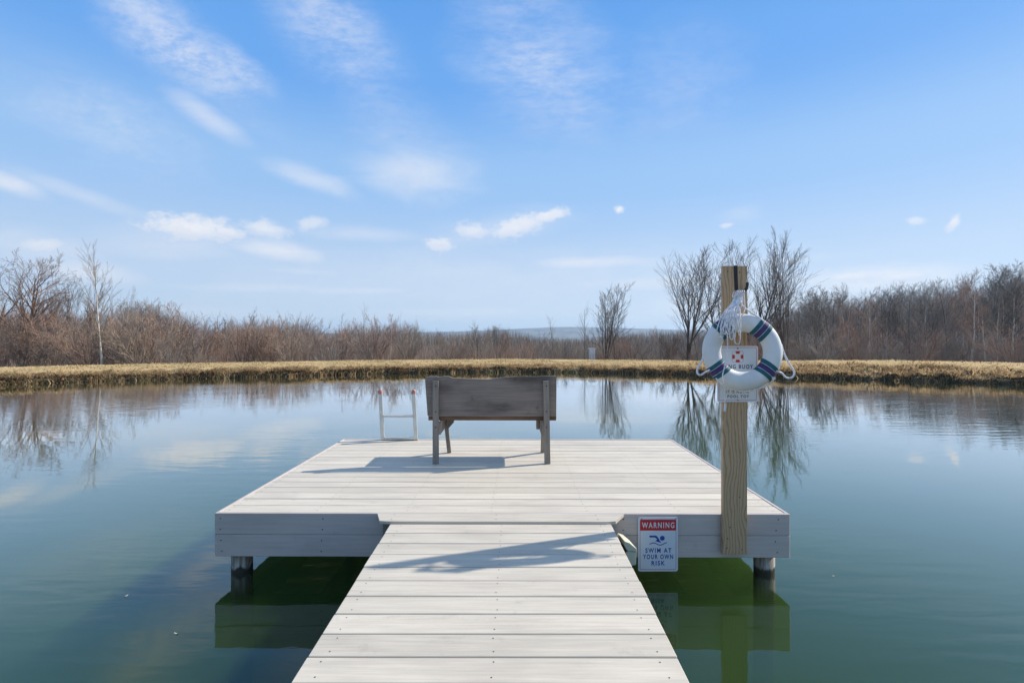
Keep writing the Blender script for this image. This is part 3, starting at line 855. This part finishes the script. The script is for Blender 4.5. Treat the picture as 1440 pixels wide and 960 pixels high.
# ------------------------------------------------------------------ bench
bench = empty('bench', (-.19, 4.585, DT), R(.3))
tag(bench, 'weathered grey plank bench seen from behind on the platform', 'bench')
def wavy_plank(name, outline, y0, y1, mats, parent, edge_mi=0):
    bm = bmesh.new(); fs = add_prism(bm, outline, y0, y1)
    return bm_obj(name, bm, mats, parent, bevel=.004)
bx0, bx1 = -.60, .595
top_o = [(-.60, .775), (-.56, .782), (-.50, .785), (-.47, .779), (-.43, .786), (-.385, .785), (-.345, .769), (-.24, .764), (-.02, .758), (.06, .770), (.16, .779), (.30, .783), (.42, .782), (.50, .787), (.595, .786)]
bot_o = [(.592, .425), (.30, .421), (.0, .419), (-.3, .422), (-.575, .426)]
wavy_plank('backrest', top_o + bot_o, .022, .060, [M['benchwood']], bench)
# darker rotted lower edge strip of the seat plank seen under the backrest
bm = bmesh.new(); add_prism(bm, [(-.575, .379), (.595, .377), (.598, .418), (-.575, .418)], .066, .43); bm_obj('seat', bm, M['benchedge'], bench, bevel=.005)
for xs in (-.497, .497):
    bm = bmesh.new()
    add_box(bm, xs - .026, xs + .026, -.018, .020, 0, .745)
    for v in bm.verts:
        if v.co.z < .1: v.co.x += .012 * (1 if xs > 0 else 0)
    bm_obj('rear_leg', bm, M['benchleg'], bench, bevel=.003)
    for bz in (.47, .70, .33):
        bm = bmesh.new()
        bmesh.ops.create_cone(bm, cap_ends=True, segments=10, radius1=.006, radius2=.006, depth=.006, matrix=Matrix.Translation((xs + .002, -.020, bz)) @ Matrix.Rotation(R(90), 4, 'X'))
        bm_obj('bolt', bm, M['black'], bench)
    s = 1 if xs < 0 else -1
    bm = bmesh.new()
    fo = (.030, .068) if xs < 0 else (.020, -.018)
    add_prism(bm, [(.31, .34), (.35, .34), (.475, 0), (.435, 0)], min(xs + s * fo[0], xs + s * fo[1]), max(xs + s * fo[0], xs + s * fo[1]), 'x')
    for v in bm.verts:
        if v.co.z < .1 and xs < 0: v.co.x += .02
    bm_obj('front_leg', bm, M['benchleg'], bench, bevel=.003)
    bm = bmesh.new()
    add_prism(bm, [(-.02, .376), (.40, .376), (.40, .33), (.33, .27), (.10, .265), (-.02, .265)], xs + s * .027 - (.019 if s < 0 else 0), xs + s * .027 + (.019 if s > 0 else 0), 'x')
    bm_obj('side_rail', bm, M['benchleg'], bench, bevel=.003)
    bm = bmesh.new()
    if xs < 0: add_prism(bm, [(xs + .069, .376), (xs + .135, .376), (xs + .135, .33), (xs + .085, .275), (xs + .069, .275)], .24, .28)
    else: add_prism(bm, [(xs - .075, .376), (xs - .049, .376), (xs - .049, .272), (xs - .075, .272)], .20, .28)
    bm_obj('corner_brace', bm, M['benchleg'], bench, bevel=.003)

# ------------------------------------------------------------------ ladder
lad = empty('swim_ladder', at(562, 619.5, 5.66), 0)
lad.location.z = DT
tag(lad, 'white metal swim ladder with red tips at the back of the platform', 'ladder')
for xs in (-.185, .185):
    bm = bmesh.new()
    s = 1
    add_box(bm, xs - .018, xs + .018, -.012, .010, .0, .52)
    add_box(bm, xs - .021, xs - .017 - .0, -.014, .035, .0, .53)
    for v in bm.verts:
        v.co.x += -.03 * (v.co.z / .55)
    bmesh.ops.recalc_face_normals(bm, faces=bm.faces[:])
    rail = bm_obj('rail', bm, M['alu'], lad)
    bm = bmesh.new()
    add_prism(bm, [(-.022, .0), (.020, .0), (.022, .03), (.010, .05), (-.012, .05), (-.022, .03)], -.018, .038)
    bmesh.ops.translate(bm, verts=bm.verts, vec=(xs - .031, 0, .512))
    bm_obj('tip_cap', bm, M['redcap'], rail, bevel=.004)
    bm = bmesh.new(); add_box(bm, xs - .018, xs + .018, .03, .06, -1.1, -.02); bm_obj('lower_rail', bm, M['alu'], lad)
    bm = bmesh.new(); add_box(bm, xs - .018, xs + .018, -.012, .062, -.018, .006); bm_obj('foot_plate', bm, M['alu'], lad, bevel=.002)
for z in (.02, .265):
    sh_ = -.03 * z / .55
    bm = bmesh.new(); add_box(bm, -.166 + sh_, .164 + sh_, -.010, .030, z - .012, z + .012); bm_obj('rung', bm, M['alu'], lad, bevel=.004)

# ------------------------------------------------------------------ post with life ring
PD = 3.205
pc = at(1033.3, 779, PD)
post = empty('life_ring_post', (pc.x, PD, pc.z), 0)
tag(post, 'upright pine plank post fixed to the front of the platform', 'post')
PH = at(0, 374, PD).z - pc.z
bm = bmesh.new(); add_box(bm, -.074, .0775, 0, .030, 0, PH)
for (a, b) in ((-.03, .17), (.03, 0.36), (-.045, .1), (.045, .03), (-.05, .04), (.0, 1.0), (-.02, 1.55), (.03, PH - .04), (-.045, PH - .035)):
    add_disc(bm, a, -.0012, b, .0042, normal='y')
bm_obj('plank', bm, [M['pine'], M['dark']], post)
for z in (.08, .25):
    bm = bmesh.new(); add_box(bm, -.05, .05, .0305, .0535, z - .03, z + .03); bm_obj('spacer_block', bm, M['frame'], post)
bm = bmesh.new(); add_prism(bm, [(-.009, PH + .003), (.014, PH + .003), (.020, PH - .16), (-.001, PH - .16)], -.004, -.0015)
bm_obj('strap', bm, M['strap'], post)
# hook: an iron peg that turns up at its end
L0 = lambda px, py, d=PD: tuple(at(px, py, d) - Vector((pc.x, PD, pc.z)))
hook = tube_obj('hook', [L0(1038, 411, PD), L0(1041, 411, PD - .035), L0(1046, 409, PD - .06), L0(1050, 405, PD - .07), L0(1051.3, 397, PD - .07)], .009, M['black'], post)
tube_obj('hook_tip', [L0(1051.3, 397.5, PD - .07), L0(1051.3, 394, PD - .07)], .0085, M['tag'], hook)

# text helper: characters become flat mesh letters facing -Y
def text_mesh(name, s, x, z, height, width, mat, parent, y, bold=.02, align='CENTER'):
    cu = bpy.data.curves.new(name, 'FONT'); cu.body = s; cu.size = 1; cu.align_x = 'LEFT'; cu.offset = bold; cu.resolution_u = 3
    cu.extrude = .012; cu.space_character = 1.32
    t = bpy.data.objects.new(name, cu); link(t)
    dg = bpy.context.evaluated_depsgraph_get(); dg.update()
    me = bpy.data.meshes.new_from_object(t.evaluated_get(dg))
    bpy.data.objects.remove(t)
    co = np.empty(len(me.vertices) * 3); me.vertices.foreach_get('co', co); co = co.reshape(-1, 3)
    mn, mx = co.min(0), co.max(0)
    out = np.empty_like(co)
    out[:, 0] = (co[:, 0] - (mn[0] + mx[0]) / 2) / (mx[0] - mn[0]) * width + x
    out[:, 2] = (co[:, 1] - mn[1]) / (mx[1] - mn[1]) * height + z
    out[:, 1] = y - (co[:, 2] - mn[2]) / (mx[2] - mn[2]) * .0006
    me.vertices.foreach_set('co', out.ravel()); me.materials.clear(); me.materials.append(mat); me.update()
    o = bpy.data.objects.new(name, me); link(o); o.parent = parent
    return o
def rrect(w, h, r, cx=0, cz=0, n=5):
    pts = []
    for (sx, sz, a0) in ((1, 1, 0), (-1, 1, 90), (-1, -1, 180), (1, -1, 270)):
        for k in range(n):
            a = R(a0 + 90 * k / (n - 1)); pts.append((cx + sx * (w / 2 - r) + r * math.cos(a), cz + sz * (h / 2 - r) + r * math.sin(a)))
    return pts
def ring_outline(name, w, h, r, t, mat, parent, y, cx=0, cz=0):
    a = rrect(w, h, r, cx, cz); b = rrect(w - 2 * t, h - 2 * t, max(r - t, .001), cx, cz); n = len(a)
    vs = [(p[0], y, p[1]) for p in a + b]
    fs = [[k, (k + 1) % n, n + (k + 1) % n, n + k] for k in range(n)]
    return mesh_obj(name, vs, fs, mat, parent)

# warning sign ("SWIM AT YOUR OWN RISK")
SW, SHH = .254, .345
wc = at(925.3, 765, 3.245)
ws = empty('warning_sign', (wc.x, 3.246, wc.z), 0); ws.rotation_euler = (R(1.0), 0, R(0))
ws.rotation_euler.y = R(-.2)
tag(ws, 'white and red swim warning sign screwed to the platform skirt', 'sign')
bm = bmesh.new(); add_prism(bm, rrect(SW, SHH, .012), -.002, .0015); wp_ = bm_obj('panel', bm, M['signwhite'], ws)
ring_outline('border', SW - .022, SHH - .022, .008, .0028, M['signpink'], ws, -.0026)
bm = bmesh.new(); add_box(bm, -.1135, .1135, -.0032, -.0024, .090, .158); hb_ = bm_obj('header_band', bm, M['signred'], ws)
text_mesh('heading', 'WARNING', 0, .106, .037, .207, M['signwhite'], hb_, -.0036, .018)
text_mesh('lettering', 'SWIM AT', .002, -.0525, .030, .166, M['signblue'], ws, -.0028, .020)
text_mesh('lettering', 'YOUR OWN', .0, -.093, .030, .192, M['signblue'], ws, -.0028, .020)
text_mesh('lettering', 'RISK', .001, -.134, .030, .085, M['signblue'], ws, -.0028, .020)
def flat(name, pts, mat, parent, y, th=.0006):
    bm = bmesh.new(); add_prism(bm, pts, y - th, y); return bm_obj(name, bm, mat, parent)
emb = flat('swimmer_emblem', [(-.055, .058), (-.012, .058), (-.004, .050), (.020, .011), (.010, .014), (-.014, .022), (-.020, .020), (-.006, .034), (-.020, .046), (-.055, .046)], M['signblue'], ws, -.0028)
flat('swimmer_head', [(.027 + .0155 * math.cos(a), .041 + .0155 * math.sin(a)) for a in np.linspace(0, 2 * math.pi, 20, endpoint=False)], M['signblue'], ws, -.0028)
xs_ = np.linspace(-.055, .055, 24); wv = .004 + .007 * np.cos((xs_ + .03) * 2 * math.pi / .085)
flat('wave_emblem', [(x, w + .0026) for x, w in zip(xs_, wv)] + [(x, w - .0026) for x, w in zip(xs_[::-1], wv[::-1])], M['signblue'], ws, -.0028)
for a in (-.105, .113):
    bm = bmesh.new(); add_disc(bm, a, -.0042, .1655 if a > 0 else .1655, .0035, 0, normal='y'); bm_obj('screw', bm, M['dark'], wp_)

# ring buoy sign on the post
rc = at(1036.8, 525.5, PD)
rs = empty('ring_buoy_sign', (rc.x, PD - .004, rc.z), 0)
tag(rs, 'white pool safety sign on the post partly hidden behind the life ring', 'sign')
RW, RH = .256, .352
bm = bmesh.new(); add_prism(bm, rrect(RW, RH, .010), -.0015, .0015); rp_ = bm_obj('panel', bm, M['signwhite'], rs)
ring_outline('border', RW - .018, RH - .018, .006, .0028, M['signpink'], rs, -.0022)
def arc(c, r0, r1, a0, a1, n=8):
    return [(c[0] + r1 * math.cos(a), c[1] + r1 * math.sin(a)) for a in np.linspace(a0, a1, n)] + [(c[0] + r0 * math.cos(a), c[1] + r0 * math.sin(a)) for a in np.linspace(a1, a0, n)]
ecx, ecz = .000, .108
re_ = flat('ring_emblem', [(ecx + .0335 * math.cos(a), ecz + .0335 * math.sin(a)) for a in np.linspace(0, 2 * math.pi, 28, endpoint=False)], M['buoy'], rs, -.0022, .0003)
for k in range(4):
    a = k * math.pi / 2
    flat('ring_emblem_band', arc((ecx, ecz), .019, .0345, a - .45, a + .45), M['signred'], re_, -.0028, .0004)
ring_outline('emblem_rope', .072, .072, .012, .0016, M['signpink'], re_, -.0027, ecx, ecz)
text_mesh('lettering', 'RING BUOY', .003, .033, .026, .185, M['signnavy'], rs, -.0026, .012)
text_mesh('lettering', 'Use only', -.010, -.085, .036, .165, M['signnavy'], rs, -.0026, .02)
text_mesh('lettering', 'IT IS NOT A', 0, -.121, .018, .140, M['signnavy'], rs, -.0026, .01)
text_mesh('lettering', 'POOL TOY', .003, -.150, .018, .135, M['signnavy'], rs, -.0026, .01)
for z in (.160, -.165):
    bm = bmesh.new(); add_disc(bm, .0, -.0032, z, .0045, 0, normal='y'); bm_obj('screw', bm, M['dark'], rp_)

# life ring
BD = 3.10
bc = at(1043.3, 494.5, BD)
buoy = empty('life_ring', tuple(bc), 0)
tag(buoy, 'white life ring with teal and purple bands hung on the post', 'life ring')
buoy.rotation_euler = (R(-5), 0, R(-7))
RM, rm = .178, .0555
def torus_pts(a0, a1, na, nb, grow_=0.0, ry=.040):
    Vv = []; 
    for a in np.linspace(a0, a1, na):
        for b in np.linspace(0, 2 * math.pi, nb, endpoint=False):
            rr = RM + (rm + grow_) * math.cos(b)
            Vv.append((rr * math.cos(a), (ry + grow_) * math.sin(b), rr * math.sin(a)))
    return Vv
na, nb = 96, 24
Vv = torus_pts(0, 2 * math.pi * (1 - 1 / na), na, nb)
fs = [[i * nb + j, i * nb + (j + 1) % nb, ((i + 1) % na) * nb + (j + 1) % nb, ((i + 1) % na) * nb + j] for i in range(na) for j in range(nb)]
mesh_obj('ring', Vv, fs, M['buoy'], buoy, smooth=True)
for ang in (128, 50, 217, -39):
    hw_ = 13.5; segs = [(-13.5, -6.2, 0), (-6.2, -5.2, 2), (-5.2, 4.6, 1), (4.6, 5.6, 2), (5.6, 13.5, 0)]
    edges = []; mi = []
    Vv = []; fs = []; idx = []
    for (a, b, mm) in segs:
        n_ = 4 if mm != 2 else 2
        base = len(Vv); Vv += torus_pts(R(ang + a), R(ang + b), n_, 24, .0022)
        for i in range(n_ - 1):
            for j in range(24):
                fs.append([base + i * 24 + j, base + i * 24 + (j + 1) % 24, base + (i + 1) * 24 + (j + 1) % 24, base + (i + 1) * 24 + j]); idx.append(mm)
    # straight-sided band: squeeze so that its two edges run parallel
    ca, sa = math.cos(R(ang)), math.sin(R(ang))
    V2 = []
    for (x, y, z) in Vv:
        u = x * ca + z * sa; w = -x * sa + z * ca
        w2 = w * (RM / max(u, .05)) * 1.0
        rad = math.hypot(u, w)
        u2 = math.sqrt(max(rad * rad - w2 * w2, 0))
        V2.append((u2 * ca - w2 * sa, y, u2 * sa + w2 * ca))
    mesh_obj('band', V2, fs, [M['teal'], M['purple'], M['stripe']], buoy, mat_idx=idx, smooth=True)
LB = lambda px, py, d=BD: tuple(at(px, py, d) - bc)
tube_obj('grab_rope', [LB(992, 497, BD), LB(988.5, 508), LB(983.5, 516), LB(982, 524), LB(986.5, 527.5), LB(993, 523.5), LB(1000, 521, BD - .03)], .0062, M['rope'], buoy)
tube_obj('grab_rope', [LB(1096, 484, BD), LB(1099, 496), LB(1105, 510), LB(1111.5, 522), LB(1108.5, 530), LB(1101, 530), LB(1095, 524), LB(1089, 522, BD - .03)], .0062, M['rope'], buoy)
tube_obj('grab_rope', [LB(1008, 532, BD - .02), LB(1020, 543), LB(1040, 549.5), LB(1060, 547), LB(1078, 539), LB(1086, 532, BD - .02)], .0055, M['rope'], buoy)
tube_obj('grab_rope', [LB(1075, 452, BD - .03), LB(1066, 445, BD - .02), LB(1056, 438, BD - .02), LB(1047, 430, BD - .03), LB(1043, 420, BD)], .0055, M['rope'], buoy)
tube_obj('grab_rope', [LB(1004, 462, BD - .02), LB(1012, 451), LB(1022, 444), LB(1030, 436, BD), LB(1040, 416, BD + .02)], .005, M['rope'], buoy)
bm = bmesh.new(); add_box(bm, -.009, .009, -.003, .003, -.007, .007); bmesh.ops.translate(bm, verts=bm.verts, vec=LB(1086, 532, BD - .045)); bm_obj('tag', bm, M['tag'], buoy)

# coiled throw line hung over the hook
coil = empty('throw_line', tuple(at(1041, 411, BD + .03)), 0)
tag(coil, 'bundle of thin white rope looped over the black hook', 'rope')
cc = Vector(coil.location)
rg = random.Random(12)
def LC(px, py, d): return tuple(at(px, py, d) - cc)
paths = []
for k in range(11):
    lx = 1012 + 3.1 * k + rg.uniform(-2, 2) if k < 9 else rg.uniform(1030, 1040)
    ly = rg.uniform(462, 481) if k != 8 else 484
    w = rg.uniform(1.5, 4.5); dd = BD - .062 - rg.uniform(0, .018)
    pts = [LC(1041 + rg.uniform(-2, 3), 410 + rg.uniform(-2, 3), BD + .03), LC(1034 + rg.uniform(-4, 3), 424, BD - .0), LC((lx + 1030) / 2 - w, 440, BD - .055), LC(lx - w, ly - 12, dd), LC(lx - w * .6, ly - 2, dd), LC(lx + w * .6, ly - 1, dd), LC(lx + w, ly - 12, dd - .004),
           LC((lx + 1036) / 2 + w, 441, BD - .06), LC(1038 + rg.uniform(-3, 3), 424, BD - .01), LC(1042 + rg.uniform(-2, 3), 411 + rg.uniform(-2, 3), BD + .02)]
    paths.append(spline(pts, 6))
paths.append(spline([LC(1046, 412, BD), LC(1047, 425, BD - .01), LC(1047, 436, BD - .02), LC(1043, 444, BD - .03), LC(1041, 436, BD - .03), LC(1044, 424, BD - .02), LC(1043, 413, BD)], 6))
# a knot of turns round the hook
th_ = np.linspace(0, 2 * math.pi * 4, 60)
paths.append(np.array([LC(1038 + 6 * (q / 60 - .5) * 2, 413, BD + .02) for q in range(60)]) + np.stack([.010 * np.cos(th_), .022 * np.sin(th_), .020 * np.cos(th_)], -1))
V_, F_ = tube_np([(p, np.full(len(p), .0031), 0) for p in paths], lambda l: 6)
o = link(bpy.data.objects.new('coil', np_mesh('coil', V_, F_, M['rope']))); o.parent = coil
tail = tube_obj('tail', [LC(1023, 468, BD - .075), LC(1023, 490, BD - .06), LC(1019, 515, BD - .06), LC(1016, 530, BD - .062), LC(1019, 548, BD - .04), LC(1020, 570, BD + .05)], .0034, M['rope'], coil)
tube_obj('tail_knot', [LC(1020, 567, BD + .05), LC(1019.5, 574, BD + .05), LC(1019, 578, BD + .05)], .0075, M['rope'], tail)

# cream plastic outlet box between walkway and sign
cb = empty('outlet_box', tuple(at(887, 797, 3.06)), R(6)); tag(cb, 'cream plastic box with sloping lid beside the walkway end', 'box')
bm = bmesh.new(); add_prism(bm, [(-.03, .0), (.034, .012), (.036, .088), (-.02, .098), (-.03, .09)], 0, .10); bm_obj('body', bm, M['cream'], cb, bevel=.004)
bm = bmesh.new(); add_prism(bm, [(-.024, .101), (.040, .091), (.034, .112), (-.008, .148), (-.040, .160), (-.046, .138)], -.006, .13); lid_ = bm_obj('lid', bm, M['cream'], cb, bevel=.004)
for k in range(4):
    bm = bmesh.new(); add_box(bm, -.055 + .005 * k, -.035 + .004 * k, .0, .10, .110 - .025 * k, .122 - .025 * k); bm_obj('hinge_rib', bm, M['dark'], lid_)
bm = bmesh.new(); add_box(bm, -.05, .02, .101, .14, -.0, .06); bm_obj('mount', bm, M['dark'], cb)

# bits of leaf drifting on the pond
for (px, py, lb) in ((177, 838, 'tiny pale leaf floating left of the platform'), (248, 891, 'tiny pale leaf floating nearest the walkway on the left'), (1172, 810, 'tiny pale leaf floating right of the platform')):
    d = CAMZ * F / (py - HOR)
    bm = bmesh.new()
    vs = [bm.verts.new((.011 * math.cos(a) * (1 + .3 * math.cos(a)), .006 * math.sin(a), .003 * math.cos(2 * a))) for a in np.linspace(0, 2 * math.pi, 10, endpoint=False)]
    bm.faces.new(vs); bmesh.ops.solidify(bm, geom=bm.faces[:], thickness=.001)
    lf = bm_obj('floating_leaf', bm, M['tag']); lf.location = ((px - 720) / F * d, d, .005); lf.rotation_euler.z = px
    tag(lf, lb, 'leaf', 'leaves floating on the pond')
